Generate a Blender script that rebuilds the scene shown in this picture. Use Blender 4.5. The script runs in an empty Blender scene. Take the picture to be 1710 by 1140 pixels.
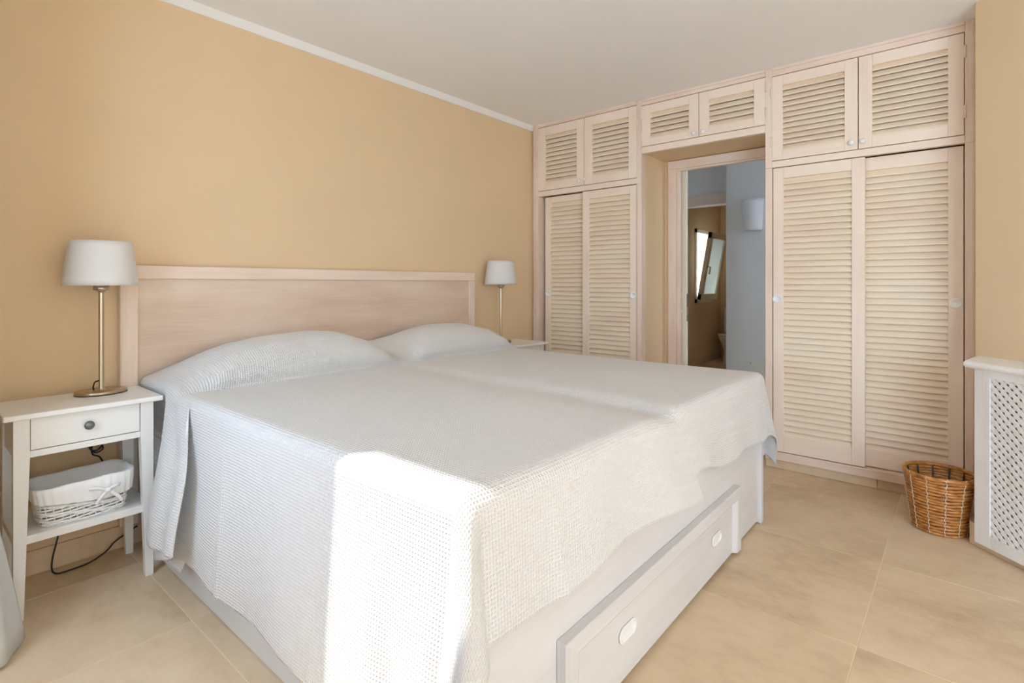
import bpy, bmesh, math, random
import numpy as np
from mathutils import Vector, Matrix
random.seed(7)
S = bpy.context.scene
C = S.collection
PI = math.pi

# ------------------------------------------------------------------ camera, world, sun, exposure
cam_d = bpy.data.cameras.new('camera')
cam_d.sensor_width = 36.0
cam_d.lens = 888.1 / 1710 * 36.0
cam_d.shift_y = -(570 - 473.2) / 1710
cam_d.clip_start = 0.02
cam = bpy.data.objects.new('camera', cam_d)
cam.location = (0, 0, 1.14)
cam.rotation_euler = (PI / 2, 0, math.radians(40.286 - 90))
C.objects.link(cam)
S.camera = cam

W = bpy.data.worlds.new('world')
S.world = W
W.use_nodes = True
W.node_tree.nodes['Background'].inputs[0].default_value = (0.60, 0.78, 1.0, 1)
W.node_tree.nodes['Background'].inputs[1].default_value = 3.9

sun_d = bpy.data.lights.new('sun_offscreen', 'SUN')
sun_d.energy = 2.9
sun_d.angle = math.radians(0.9)
sun_d.color = (0.92, 0.96, 1.0)
sun = bpy.data.objects.new('sun_offscreen', sun_d)
SUN = Vector((1, -0.6, -1.2))
sun.rotation_euler = SUN.to_track_quat('-Z', 'Y').to_euler()
sun.location = (-4, 2, 6)
C.objects.link(sun)


def portal(name, loc, direction, w, h):
    d = bpy.data.lights.new(name, 'AREA')
    d.shape = 'RECTANGLE'
    d.size = w
    d.size_y = h
    d.cycles.is_portal = True
    o = bpy.data.objects.new(name, d)
    o.location = loc
    o.rotation_euler = Vector(direction).to_track_quat('-Z', 'Y').to_euler()
    C.objects.link(o)


S.view_settings.view_transform = 'Standard'
S.view_settings.look = 'None'
S.view_settings.exposure = 1.08
S.view_settings.gamma = 1.0
S.view_settings.use_curve_mapping = False
S.cycles.max_bounces = 12
S.cycles.diffuse_bounces = 8
S.cycles.sample_clamp_indirect = 6.0


# ------------------------------------------------------------------ materials
MATS = {}


def nodes(name):
    m = bpy.data.materials.new(name)
    m.use_nodes = True
    nt = m.node_tree
    b = nt.nodes['Principled BSDF']
    MATS[name] = m
    return m, nt, b


def nd(nt, kind, **kw):
    n = nt.nodes.new(kind)
    for k, v in kw.items():
        if k in ('operation', 'blend_type', 'data_type', 'noise_dimensions', 'wave_type', 'feature', 'distance'):
            setattr(n, k, v)
        else:
            n.inputs[k].default_value = v
    return n


def ramp(nt, stops):
    r = nt.nodes.new('ShaderNodeValToRGB')
    el = r.color_ramp.elements
    while len(el) < len(stops):
        el.new(0.5)
    for e, (p, c) in zip(el, stops):
        e.position = p
        e.color = (*c, 1)
    return r


def pos(nt, scale, rot=(0, 0, 0)):
    g = nt.nodes.new('ShaderNodeNewGeometry')
    m = nt.nodes.new('ShaderNodeMapping')
    m.inputs['Scale'].default_value = scale
    m.inputs['Rotation'].default_value = rot
    nt.links.new(g.outputs['Position'], m.inputs['Vector'])
    return m.outputs[0]


def plain(name, col, rough=0.6, metal=0.0, var=0.03, vscale=(3, 3, 3), bump=0.0, bscale=200, spec=0.5):
    m, nt, b = nodes(name)
    n = nd(nt, 'ShaderNodeTexNoise', Scale=1.0, Detail=4.0)
    nt.links.new(pos(nt, vscale), n.inputs['Vector'])
    lo = tuple(c * (1 - var) for c in col)
    hi = tuple(min(1, c * (1 + var)) for c in col)
    r = ramp(nt, [(0.3, lo), (0.7, hi)])
    nt.links.new(n.outputs['Fac'], r.inputs[0])
    nt.links.new(r.outputs[0], b.inputs['Base Color'])
    b.inputs['Roughness'].default_value = rough
    b.inputs['Metallic'].default_value = metal
    b.inputs['Specular IOR Level'].default_value = spec
    if bump:
        n2 = nd(nt, 'ShaderNodeTexNoise', Scale=1.0, Detail=3.0)
        nt.links.new(pos(nt, (bscale,) * 3), n2.inputs['Vector'])
        bp = nd(nt, 'ShaderNodeBump', Strength=bump, Distance=0.002)
        nt.links.new(n2.outputs['Fac'], bp.inputs['Height'])
        nt.links.new(bp.outputs[0], b.inputs['Normal'])
    return m


def wood(name, axis, c_lo, c_mid, c_hi, rough=0.5, fine=90, along=2.5, contrast=1.0):
    """washed wood, grain running along one world axis"""
    m, nt, b = nodes(name)
    sc = [fine] * 3
    sc['XYZ'.index(axis)] = along
    n = nd(nt, 'ShaderNodeTexNoise', Scale=1.0, Detail=5.0, Roughness=0.6, Distortion=0.4)
    nt.links.new(pos(nt, sc), n.inputs['Vector'])
    sc2 = [7] * 3
    sc2['XYZ'.index(axis)] = 1.8
    n2 = nd(nt, 'ShaderNodeTexNoise', Scale=1.0, Detail=3.0)
    nt.links.new(pos(nt, sc2), n2.inputs['Vector'])
    mx = nd(nt, 'ShaderNodeMath', operation='MULTIPLY_ADD')
    nt.links.new(n.outputs['Fac'], mx.inputs[0])
    mx.inputs[1].default_value = 0.4 * contrast
    ml = nd(nt, 'ShaderNodeMath', operation='MULTIPLY_ADD')
    nt.links.new(n2.outputs['Fac'], ml.inputs[0])
    ml.inputs[1].default_value = 0.9 * contrast
    ml.inputs[2].default_value = 0.5 - 0.65 * contrast
    nt.links.new(ml.outputs[0], mx.inputs[2])
    r = ramp(nt, [(0.2, c_lo), (0.5, c_mid), (0.8, c_hi)])
    nt.links.new(mx.outputs[0], r.inputs[0])
    nt.links.new(r.outputs[0], b.inputs['Base Color'])
    b.inputs['Roughness'].default_value = rough
    b.inputs['Specular IOR Level'].default_value = 0.35
    bp = nd(nt, 'ShaderNodeBump', Strength=0.12, Distance=0.001)
    nt.links.new(n.outputs['Fac'], bp.inputs['Height'])
    nt.links.new(bp.outputs[0], b.inputs['Normal'])
    return m


plain('wall_paint', (0.76, 0.585, 0.375), 0.75, var=0.015, bump=0.08, bscale=120, spec=0.2)
plain('ceiling_paint', (0.86, 0.86, 0.86), 0.85, var=0.01, spec=0.2)
plain('cove_paint', (0.85, 0.85, 0.84), 0.8, var=0.01, spec=0.2)
plain('corridor_paint', (0.80, 0.79, 0.78), 0.8, var=0.015, bump=0.1, bscale=90, spec=0.2)
plain('grout', (0.88, 0.76, 0.56), 0.85)
plain('white_lacquer', (0.82, 0.82, 0.80), 0.35, var=0.01)
plain('cream_lacquer', (0.80, 0.72, 0.58), 0.4, var=0.01)
plain('white_plastic', (0.86, 0.86, 0.85), 0.25, var=0.0)
plain('cream_plastic', (0.83, 0.80, 0.72), 0.3, var=0.0)
plain('grey_metal', (0.20, 0.20, 0.20), 0.35, metal=0.7)
plain('nickel', (0.56, 0.48, 0.36), 0.28, metal=1.0, var=0.02, vscale=(60, 60, 2))
plain('base_nickel', (0.50, 0.40, 0.26), 0.30, metal=1.0, var=0.02, vscale=(40, 40, 2))
plain('black_rubber', (0.012, 0.012, 0.012), 0.5)
plain('brass', (0.75, 0.55, 0.28), 0.35, metal=1.0)
plain('hinge_metal', (0.83, 0.75, 0.62), 0.4)
plain('wicker_white', (0.86, 0.86, 0.85), 0.55, var=0.06, vscale=(60, 60, 60))
plain('liner_white', (0.86, 0.86, 0.86), 0.85, var=0.02)
plain('wire_white', (0.75, 0.68, 0.60), 0.4)
plain('wire_dark', (0.05, 0.04, 0.03), 0.5)
plain('sconce_plaster', (0.78, 0.77, 0.76), 0.8)
plain('porcelain', (0.8, 0.78, 0.76), 0.2)
plain('mattress_fabric', (0.8, 0.8, 0.78), 0.9)
plain('added_exterior', (0.84, 0.84, 0.84), 0.8, var=0.08)  # for the unseen ground and wall added outside to bounce and block light
plain('radiator_metal', (0.7, 0.7, 0.68), 0.4)

# washed woods
for ax in 'XYZ':
    wood('ward_' + ax, ax, (0.80, 0.65, 0.54), (0.87, 0.74, 0.615), (0.89, 0.785, 0.67), 0.5)
    wood('slat_' + ax, ax, (0.80, 0.64, 0.50), (0.86, 0.735, 0.565), (0.88, 0.78, 0.63), 0.5)
    wood('head_' + ax, ax, (0.62, 0.455, 0.35), (0.71, 0.555, 0.435), (0.76, 0.64, 0.52), 0.5, fine=110, along=3, contrast=1.2)
    wood('frame_' + ax, ax, (0.72, 0.545, 0.445), (0.81, 0.665, 0.555), (0.86, 0.745, 0.64), 0.5, fine=110, along=3, contrast=1.2)
    wood('bedwood_' + ax, ax, (0.63, 0.615, 0.61), (0.70, 0.69, 0.69), (0.74, 0.735, 0.735), 0.45, fine=70, along=3)
    wood('cover_' + ax, ax, (0.70, 0.68, 0.65), (0.84, 0.83, 0.81), (0.88, 0.88, 0.87), 0.5, fine=90, along=4)
    wood('coverlat_' + ax, ax, (0.72, 0.68, 0.64), (0.84, 0.82, 0.80), (0.88, 0.88, 0.87), 0.5, fine=60, along=60)


def tile_mat(name, cols, stretch):
    m, nt, b = nodes(name)
    oi = nt.nodes.new('ShaderNodeObjectInfo')
    g = nt.nodes.new('ShaderNodeNewGeometry')
    mul = nd(nt, 'ShaderNodeVectorMath', operation='SCALE')
    nt.links.new(oi.outputs['Random'], mul.inputs['Scale'])
    mul.inputs[0].default_value = (13.0, 7.0, 3.0)
    add = nd(nt, 'ShaderNodeVectorMath', operation='ADD')
    nt.links.new(g.outputs['Position'], add.inputs[0])
    nt.links.new(mul.outputs[0], add.inputs[1])
    mp = nt.nodes.new('ShaderNodeMapping')
    mp.inputs['Scale'].default_value = stretch
    nt.links.new(add.outputs[0], mp.inputs['Vector'])
    n1 = nd(nt, 'ShaderNodeTexNoise', Scale=1.0, Detail=8.0, Roughness=0.62)
    nt.links.new(mp.outputs[0], n1.inputs['Vector'])
    n2 = nd(nt, 'ShaderNodeTexNoise', Scale=9.0, Detail=6.0, Roughness=0.7)
    nt.links.new(mp.outputs[0], n2.inputs['Vector'])
    mix = nd(nt, 'ShaderNodeMath', operation='MULTIPLY_ADD')
    nt.links.new(n2.outputs['Fac'], mix.inputs[0])
    mix.inputs[1].default_value = 0.45
    sh = nd(nt, 'ShaderNodeMath', operation='SUBTRACT')
    nt.links.new(n1.outputs['Fac'], sh.inputs[0])
    sh.inputs[1].default_value = 0.22
    nt.links.new(sh.outputs[0], mix.inputs[2])
    r = ramp(nt, cols)
    nt.links.new(mix.outputs[0], r.inputs[0])
    nt.links.new(r.outputs[0], b.inputs['Base Color'])
    b.inputs['Roughness'].default_value = 0.42
    b.inputs['Specular IOR Level'].default_value = 0.4
    bp = nd(nt, 'ShaderNodeBump', Strength=0.05, Distance=0.002)
    nt.links.new(n2.outputs['Fac'], bp.inputs['Height'])
    nt.links.new(bp.outputs[0], b.inputs['Normal'])
    return m


tile_mat('floor_tile', [(0.28, (0.55, 0.41, 0.265)), (0.5, (0.70, 0.545, 0.365)), (0.72, (0.77, 0.62, 0.44))], (2.6, 1.5, 2.6))


def waffle_mat():
    m, nt, b = nodes('waffle_cotton')
    uv = nt.nodes.new('ShaderNodeUVMap')
    uv.uv_map = 'UVMap'
    sep = nt.nodes.new('ShaderNodeSeparateXYZ')
    nt.links.new(uv.outputs[0], sep.inputs[0])
    outs = []
    for ch, p in (('X', 0.0095), ('Y', 0.0090)):
        a = nd(nt, 'ShaderNodeMath', operation='MULTIPLY')
        nt.links.new(sep.outputs[ch], a.inputs[0])
        a.inputs[1].default_value = 2 * PI / p
        s = nd(nt, 'ShaderNodeMath', operation='SINE')
        nt.links.new(a.outputs[0], s.inputs[0])
        outs.append(s)
    mx = nd(nt, 'ShaderNodeMath', operation='MAXIMUM')
    nt.links.new(outs[0].outputs[0], mx.inputs[0])
    nt.links.new(outs[1].outputs[0], mx.inputs[1])
    n = nd(nt, 'ShaderNodeTexNoise', Scale=1.0, Detail=2.0)
    nt.links.new(pos(nt, (500, 500, 500)), n.inputs['Vector'])
    ad = nd(nt, 'ShaderNodeMath', operation='MULTIPLY_ADD')
    nt.links.new(n.outputs['Fac'], ad.inputs[0])
    ad.inputs[1].default_value = 0.4
    nt.links.new(mx.outputs[0], ad.inputs[2])
    bp = nd(nt, 'ShaderNodeBump', Strength=0.8, Distance=0.0020)
    nt.links.new(ad.outputs[0], bp.inputs['Height'])
    nt.links.new(bp.outputs[0], b.inputs['Normal'])
    b.inputs['Base Color'].default_value = (0.80, 0.80, 0.80, 1)
    b.inputs['Roughness'].default_value = 0.9
    b.inputs['Specular IOR Level'].default_value = 0.1
    b.inputs['Sheen Weight'].default_value = 0.1


waffle_mat()


def shade_mat():
    m, nt, b = nodes('lamp_shade_fabric')
    n = nd(nt, 'ShaderNodeTexNoise', Scale=1.0, Detail=2.0)
    nt.links.new(pos(nt, (400, 400, 400)), n.inputs['Vector'])
    bp = nd(nt, 'ShaderNodeBump', Strength=0.15, Distance=0.0006)
    nt.links.new(n.outputs['Fac'], bp.inputs['Height'])
    b.inputs['Base Color'].default_value = (0.86, 0.855, 0.84, 1)
    b.inputs['Roughness'].default_value = 0.9
    b.inputs['Specular IOR Level'].default_value = 0.1
    nt.links.new(bp.outputs[0], b.inputs['Normal'])
    t = nt.nodes.new('ShaderNodeBsdfTranslucent')
    t.inputs['Color'].default_value = (0.85, 0.84, 0.82, 1)
    mix = nd(nt, 'ShaderNodeMixShader')
    mix.inputs[0].default_value = 0.25
    out = nt.nodes['Material Output']
    nt.links.new(b.outputs[0], mix.inputs[1])
    nt.links.new(t.outputs[0], mix.inputs[2])
    nt.links.new(mix.outputs[0], out.inputs['Surface'])


shade_mat()


def cloth_mat(name, col, trans=0.3):
    m, nt, b = nodes(name)
    n = nd(nt, 'ShaderNodeTexNoise', Scale=1.0, Detail=2.0)
    nt.links.new(pos(nt, (300, 300, 60)), n.inputs['Vector'])
    bp = nd(nt, 'ShaderNodeBump', Strength=0.15, Distance=0.0006)
    nt.links.new(n.outputs['Fac'], bp.inputs['Height'])
    nt.links.new(bp.outputs[0], b.inputs['Normal'])
    b.inputs['Base Color'].default_value = (*col, 1)
    b.inputs['Roughness'].default_value = 0.9
    b.inputs['Specular IOR Level'].default_value = 0.1
    t = nt.nodes.new('ShaderNodeBsdfTranslucent')
    t.inputs['Color'].default_value = (*col, 1)
    mix = nd(nt, 'ShaderNodeMixShader')
    mix.inputs[0].default_value = trans
    nt.links.new(b.outputs[0], mix.inputs[1])
    nt.links.new(t.outputs[0], mix.inputs[2])
    nt.links.new(mix.outputs[0], nt.nodes['Material Output'].inputs['Surface'])


cloth_mat('curtain_cotton', (0.83, 0.83, 0.82), 0.3)
cloth_mat('frosted_glass', (0.55, 0.56, 0.52), 0.6)


def basket_mat():
    m, nt, b = nodes('rattan')
    n = nd(nt, 'ShaderNodeTexNoise', Scale=1.0, Detail=4.0)
    nt.links.new(pos(nt, (30, 30, 110)), n.inputs['Vector'])
    r = ramp(nt, [(0.3, (0.22, 0.075, 0.015)), (0.5, (0.50, 0.20, 0.045)), (0.72, (0.66, 0.33, 0.10))])
    nt.links.new(n.outputs['Fac'], r.inputs[0])
    nt.links.new(r.outputs[0], b.inputs['Base Color'])
    b.inputs['Roughness'].default_value = 0.35


basket_mat()


# ------------------------------------------------------------------ mesh helpers
def mat(m):
    return MATS[m]


def link(o, parent=None):
    C.objects.link(o)
    if parent is not None:
        o.parent = parent
    return o


def tag(o, label=None, cat=None, group=None, kind=None):
    for k, v in (('label', label), ('category', cat), ('group', group), ('kind', kind)):
        if v:
            o[k] = v
    return o


def thing(name, label, cat, loc=(0, 0, 0), rz=0.0, group=None):
    o = bpy.data.objects.new(name, None)
    o.location = loc
    o.rotation_euler = (0, 0, rz)
    o.empty_display_size = 0.1
    link(o)
    return tag(o, label, cat, group)


class MB:
    """collects shapes in one mesh; material per shape"""

    def __init__(self):
        self.bm = bmesh.new()
        self.mats = []

    def mi(self, m):
        if m not in self.mats:
            self.mats.append(m)
        return self.mats.index(m)

    def faces(self, verts, quads, m, smooth=False):
        i = self.mi(m)
        vs = [self.bm.verts.new(v) for v in verts]
        for q in quads:
            try:
                f = self.bm.faces.new([vs[k] for k in q])
                f.material_index = i
                f.smooth = smooth
            except ValueError:
                pass
        return vs

    def box(self, x0, x1, y0, y1, z0, z1, m, bev=0.0):
        x0, x1 = min(x0, x1), max(x0, x1)
        y0, y1 = min(y0, y1), max(y0, y1)
        z0, z1 = min(z0, z1), max(z0, z1)
        i = self.mi(m)
        vs = [self.bm.verts.new(p) for p in ((x0, y0, z0), (x1, y0, z0), (x1, y1, z0), (x0, y1, z0),
                                             (x0, y0, z1), (x1, y0, z1), (x1, y1, z1), (x0, y1, z1))]
        fs = []
        for q in ((3, 2, 1, 0), (4, 5, 6, 7), (0, 1, 5, 4), (1, 2, 6, 5), (2, 3, 7, 6), (3, 0, 4, 7)):
            f = self.bm.faces.new([vs[k] for k in q])
            f.material_index = i
            fs.append(f)
        if bev > 0:
            es = list({e for f in fs for e in f.edges})
            r = bmesh.ops.bevel(self.bm, geom=es, offset=bev, segments=2, profile=0.5, affect='EDGES')
            for f in r['faces']:
                f.material_index = i
        return self

    def prism(self, poly, axis, a, b, m, smooth=False):
        """poly: 2D points in the plane normal to axis (order: the other two axes in XYZ order)"""
        n = len(poly)
        k = 'XYZ'.index(axis)

        def P(p, t):
            v = [p[0], p[1]]
            v.insert(k, t)
            return tuple(v)
        verts = [P(p, a) for p in poly] + [P(p, b) for p in poly]
        quads = [tuple(range(n))[::-1], tuple(range(n, 2 * n))]
        quads += [(j, (j + 1) % n, n + (j + 1) % n, n + j) for j in range(n)]
        vs = self.faces(verts, quads, m, smooth)
        if smooth:
            for f in {f for v in vs for f in v.link_faces}:
                f.smooth = len(f.verts) == 4
        return self

    def lathe(self, prof, m, seg=40, sx=1.0, sy=1.0, c=(0, 0, 0), closed=False, axis='Z', half=None):
        """prof: (r, h) list; revolve; elliptical scale sx, sy"""
        verts, quads = [], []
        n = len(prof)
        span = 2 * PI if half is None else half[1] - half[0]
        st = 0 if half is None else half[0]
        cols = seg if half is None else seg + 1
        for j in range(cols):
            t = st + span * j / seg
            for r, h in prof:
                p = [r * sx * math.cos(t), r * sy * math.sin(t), h]
                if axis == 'X':
                    p = [p[2], p[0], p[1]]
                elif axis == 'Y':
                    p = [p[0], p[2], p[1]]
                verts.append((p[0] + c[0], p[1] + c[1], p[2] + c[2]))
        for j in range(seg):
            j2 = (j + 1) % cols if half is None else j + 1
            for i in range(n - 1):
                quads.append((j * n + i, j2 * n + i, j2 * n + i + 1, j * n + i + 1))
            if closed:
                quads.append((j * n + n - 1, j2 * n + n - 1, j2 * n, j * n))
        self.faces(verts, quads, m, True)
        return self

    def tube(self, pts, r, m, seg=8, cap=True):
        pts = [Vector(p) for p in pts]
        rr = r if isinstance(r, (list, tuple)) else [r] * len(pts)
        verts, quads = [], []
        up = None
        for i, p in enumerate(pts):
            d = (pts[min(i + 1, len(pts) - 1)] - pts[max(i - 1, 0)]).normalized()
            if up is None:
                up = d.orthogonal().normalized()
            up = (up - d * up.dot(d))
            up = up.normalized() if up.length > 1e-6 else d.orthogonal().normalized()
            w = d.cross(up)
            for k in range(seg):
                a = 2 * PI * k / seg
                verts.append(p + (up * math.cos(a) + w * math.sin(a)) * rr[i])
        for i in range(len(pts) - 1):
            for k in range(seg):
                quads.append((i * seg + k, i * seg + (k + 1) % seg, (i + 1) * seg + (k + 1) % seg, (i + 1) * seg + k))
        if cap:
            quads.append(tuple(range(seg))[::-1])
            quads.append(tuple(range((len(pts) - 1) * seg, len(pts) * seg)))
        self.faces(verts, quads, m, True)
        return self

    def mesh(self, name):
        bmesh.ops.remove_doubles(self.bm, verts=self.bm.verts, dist=1e-7)
        bmesh.ops.recalc_face_normals(self.bm, faces=self.bm.faces)
        me = bpy.data.meshes.new(name)
        self.bm.to_mesh(me)
        self.bm.free()
        for m in self.mats:
            me.materials.append(mat(m))
        return me

    def build(self, name, parent=None):
        return link(bpy.data.objects.new(name, self.mesh(name)), parent)


def struct(name, mb, parent=None):
    o = mb.build(name, parent)
    if parent is None:
        o['kind'] = 'structure'
    return o


def inst(name, me, parent, loc=(0, 0, 0), rot=(0, 0, 0)):
    o = bpy.data.objects.new(name, me)
    o.location = loc
    o.rotation_euler = rot
    return link(o, parent)


def catmull(pts, n=8):
    pts = [Vector(p) for p in pts]
    out = []
    for i in range(len(pts) - 1):
        p0, p1, p2, p3 = pts[max(i - 1, 0)], pts[i], pts[i + 1], pts[min(i + 2, len(pts) - 1)]
        for k in range(n):
            t = k / n
            out.append(0.5 * ((2 * p1) + (p2 - p0) * t + (2 * p0 - 5 * p1 + 4 * p2 - p3) * t * t + (3 * p1 - p0 - 3 * p2 + p3) * t ** 3))
    out.append(pts[-1])
    return out


# ------------------------------------------------------------------ room shell
YW = 2.782      # headboard wall
ZC = 2.464      # ceiling
XF = 3.54       # wardrobe front
XL_IN, XL_OUT = -0.35, -0.50
YB = -3.4       # rear wall
XD = 3.94       # wall with the door

struct('wall_back', MB().box(XL_OUT, XD + 0.1, YW, YW + 0.15, -0.05, 2.7, 'wall_paint'))
# left wall: the sun's window, plus a rear opening added for more daylight
WY0, WY1, WZ = 1.30, 1.914, 2.268
mb = MB()
mb.box(XL_OUT, XL_IN, WY1, YW, -0.05, 2.7, 'wall_paint')
mb.box(XL_OUT, XL_IN, -0.95, WY0, -0.05, 2.7, 'wall_paint')
mb.box(XL_OUT, XL_IN, WY0, WY1, -0.05, 0.58, 'wall_paint')  # wall under the window, added to cut light on the bed side
mb.box(XL_OUT, XL_IN, YB - 0.15, -3.25, -0.05, 2.7, 'wall_paint')
mb.box(XL_OUT, XL_IN, -3.25, -0.95, WZ, 2.7, 'wall_paint')
mb.box(XL_OUT, XL_IN, WY0, WY1, WZ, 2.7, 'wall_paint')
struct('wall_left', mb)
w1 = bpy.data.objects.new('window_1', None)
link(w1)
w1['kind'] = 'structure'
fx0, fx1 = -0.47, -0.41
for nm, b in (('window_frame', (fx0, fx1, WY1 - 0.0, WY1 - 0.045, 0.58, WZ)), ('window_frame', (fx0, fx1, WY0, WY0 + 0.012, 0.58, WZ)),
              ('window_frame', (fx0, fx1, WY0, WY1, WZ - 0.03, WZ)), ('window_sill', (XL_OUT - 0.03, XL_IN + 0.03, WY0, WY1, 0.58, 0.605))):
    MB().box(*b, 'white_lacquer', 0.004).build(nm, w1)
# rear wall
mb = MB()
mb.box(XL_OUT, 1.4, YB - 0.15, YB, -0.05, 2.7, 'wall_paint')
struct('wall_rear', mb)
# short wall beside the wardrobe and the diagonal wall
struct('wall_right', MB().box(3.325, 4.1, -0.20, -0.045, -0.05, 2.7, 'wall_paint'))
DG = Vector((-1, -1, 0)).normalized()   # along the diagonal wall
DN = Vector((-1, 1, 0)).normalized()    # out of it, into the room
P0 = Vector((3.09, -0.023, 0))          # floor corner of its tiled plinth


def dg(u, v, z):
    """u along the diagonal from the corner, v out into the room from the plinth face"""
    p = P0 + DG * u + DN * v
    return (p.x, p.y, z)


def dbox(mb, u0, u1, v0, v1, z0, z1, m):
    vs = [dg(u, v, z) for z in (z0, z1) for (u, v) in ((u0, v0), (u1, v0), (u1, v1), (u0, v1))]
    mb.faces(vs, ((0, 1, 2, 3), (7, 6, 5, 4), (0, 4, 5, 1), (1, 5, 6, 2), (2, 6, 7, 3), (3, 7, 4, 0)), m)
    return mb


mb = MB()
dbox(mb, -0.147, 4.8, -0.33, -0.18, -0.05, 2.7, 'wall_paint')
struct('wall_corner', mb)
mb = MB()
mb.prism([(XL_OUT, YB - 0.2), (5.6, YB - 0.2), (5.6, YW + 0.15), (XL_OUT, YW + 0.15)], 'Z', ZC, ZC + 0.2, 'ceiling_paint')
struct('ceiling', mb)
# sloped white cove along the headboard wall
mb = MB()
mb.prism([(YW + 0.005, 2.424), (YW + 0.005, ZC + 0.005), (YW - 0.032, ZC + 0.005), (YW - 0.010, 2.424)], 'X', XL_IN, XF + 0.01, 'cove_paint')
struct('trim_1', mb)

# floor: grout bed with separate tiles
floor = struct('floor', MB().box(XL_OUT, 4.0, YB, YW, -0.08, -0.0016, 'grout'))
TX, TY, TX0, TY0 = 0.6515, 0.5785, 0.6726, 0.253
g = 0.0016
tile_me = {}


def tile(w, h):
    key = (round(w, 3), round(h, 3))
    if key not in tile_me:
        mb = MB()
        mb.box(-w / 2, w / 2, -h / 2, h / 2, -0.01, 0, 'floor_tile', 0.0008)
        tile_me[key] = mb.mesh('tile')
    return tile_me[key]


for i in range(-2, 6):
    for j in range(-7, 5):
        x0, x1 = TX0 + i * TX, TX0 + (i + 1) * TX
        y0, y1 = TY0 + j * TY, TY0 + (j + 1) * TY
        x0, x1 = max(x0, XL_OUT), min(x1, XD)
        y0, y1 = max(y0, YB), min(y1, YW)
        if x1 - x0 < 0.05 or y1 - y0 < 0.05:
            continue
        if x0 > 3.4 and y1 < -0.2:
            continue
        inst('tile', tile(x1 - x0 - 2 * g, y1 - y0 - 2 * g), floor, ((x0 + x1) / 2, (y0 + y1) / 2, 0))

# tiled baseboards
bb = bpy.data.objects.new('baseboard_back', None)
link(bb)
bb['kind'] = 'structure'
x = XL_IN
for x1 in (0.6726, 1.324, 1.9756, 2.627, 3.2786, XF):
    MB().box(x + 0.0012, x1 - 0.0012, YW - 0.012, YW + 0.002, 0.001, 0.095, 'floor_tile', 0.001).build('tile', bb)
    x = x1
bb = bpy.data.objects.new('baseboard_right', None)
link(bb)
bb['kind'] = 'structure'
MB().box(3.10, XF + 0.02, -0.047, -0.023, 0.001, 0.095, 'floor_tile', 0.001).build('tile', bb)
for u0, u1 in ((0.0, 0.45), (0.453, 1.05), (1.053, 1.65)):
    dbox(MB(), u0, u1, -0.03, 0.0, 0.001, 0.095, 'floor_tile').build('tile', bb)
bb = bpy.data.objects.new('baseboard_wardrobe', None)
link(bb)
bb['kind'] = 'structure'
for y0, y1 in ((-0.02, 0.361), (0.364, 0.94), (1.78, 2.2), (2.203, 2.77)):
    MB().box(3.567, 3.60, y0, y1, 0.001, 0.0565, 'floor_tile', 0.0005).build('tile', bb)

# recess lining, door wall, corridor and bathroom beyond
mb = MB()
mb.box(3.60, XD, 1.771, 1.80, 0, 2.085, 'wall_paint')
mb.box(3.60, XD, 0.90, 0.936, 0, 2.085, 'wall_paint')
mb.box(3.60, XD, 0.90, 1.80, 2.085, 2.11, 'wall_paint')
struct('wall_recess', mb)
mb = MB()
mb.box(XD, XD + 0.03, 1.70, YW, 0, ZC, 'wall_paint')
mb.box(XD + 0.07, XD + 0.10, 1.70, YW, 0, ZC, 'corridor_paint')
mb.box(XD, XD + 0.10, -0.2, 0.94, 0, ZC, 'corridor_paint')
mb.box(XD, XD + 0.10, 0.94, 1.70, 2.02, ZC, 'wall_paint')
struct('wall_door', mb)
mb = MB()
mb.box(5.30, 5.62, -1.6, 1.758, 0, ZC, 'corridor_paint')
mb.box(4.0, 4.22, -1.75, -1.6, 0, ZC, 'corridor_paint')
mb.box(5.12, 5.62, -1.75, -1.6, 0, ZC, 'corridor_paint')
mb.box(4.22, 5.12, -1.75, -1.6, 0, 0.9, 'corridor_paint')
mb.box(4.22, 5.12, -1.75, -1.6, 2.2, ZC, 'corridor_paint')  # end wall opening added to let daylight into the corridor
mb.box(XD, XD + 0.06, -1.75, -0.2, 0, ZC, 'corridor_paint')
struct('wall_corridor', mb)
mb = MB()
mb.box(5.62, 5.74, 1.6, YW + 0.1, 2.0, ZC, 'corridor_paint')
mb.box(5.62, 5.74, 2.55, YW + 0.1, 0, 2.0, 'corridor_paint')
mb.box(XD, 5.62, YW, YW + 0.15, 0, ZC, 'corridor_paint')
struct('wall_hall', mb)
YBA = 2.84
bx0, bx1, bz0, bz1 = 7.27, 7.95, 0.87, 1.90
mb = MB()
mb.box(5.74, bx0, YBA, YBA + 0.2, 0, ZC, 'wall_paint')
mb.box(bx1, 8.3, YBA, YBA + 0.2, 0, ZC, 'wall_paint')
mb.box(bx0, bx1, YBA, YBA + 0.2, 0, bz0, 'wall_paint')
mb.box(bx0, bx1, YBA, YBA + 0.2, bz1, ZC, 'wall_paint')
mb.box(8.3, 8.45, 1.4, YBA + 0.2, 0, ZC, 'wall_paint')
mb.box(5.74, 8.3, 1.3, 1.4, 0, ZC, 'wall_paint')
mb.box(5.6, 8.45, 1.3, YBA + 0.2, ZC, ZC + 0.1, 'wall_paint')
struct('wall_bathroom', mb)
struct('floor_bathroom', MB().box(5.62, 8.45, 1.3, 3.0, -0.05, 0.0, 'floor_tile'))
struct('floor_corridor', MB().box(4.0, 5.62, -1.6, 3.0, -0.05, -0.002, 'floor_tile'))
bb = bpy.data.objects.new('baseboard_bathroom', None)
link(bb)
bb['kind'] = 'structure'
x = 5.8
while x < 8.3:
    MB().box(x + 0.003, min(8.3, x + 0.47), YBA - 0.012, YBA, 0, 0.095, 'floor_tile').build('tile', bb)
    x += 0.473
bb = bpy.data.objects.new('baseboard_corridor', None)
link(bb)
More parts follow.
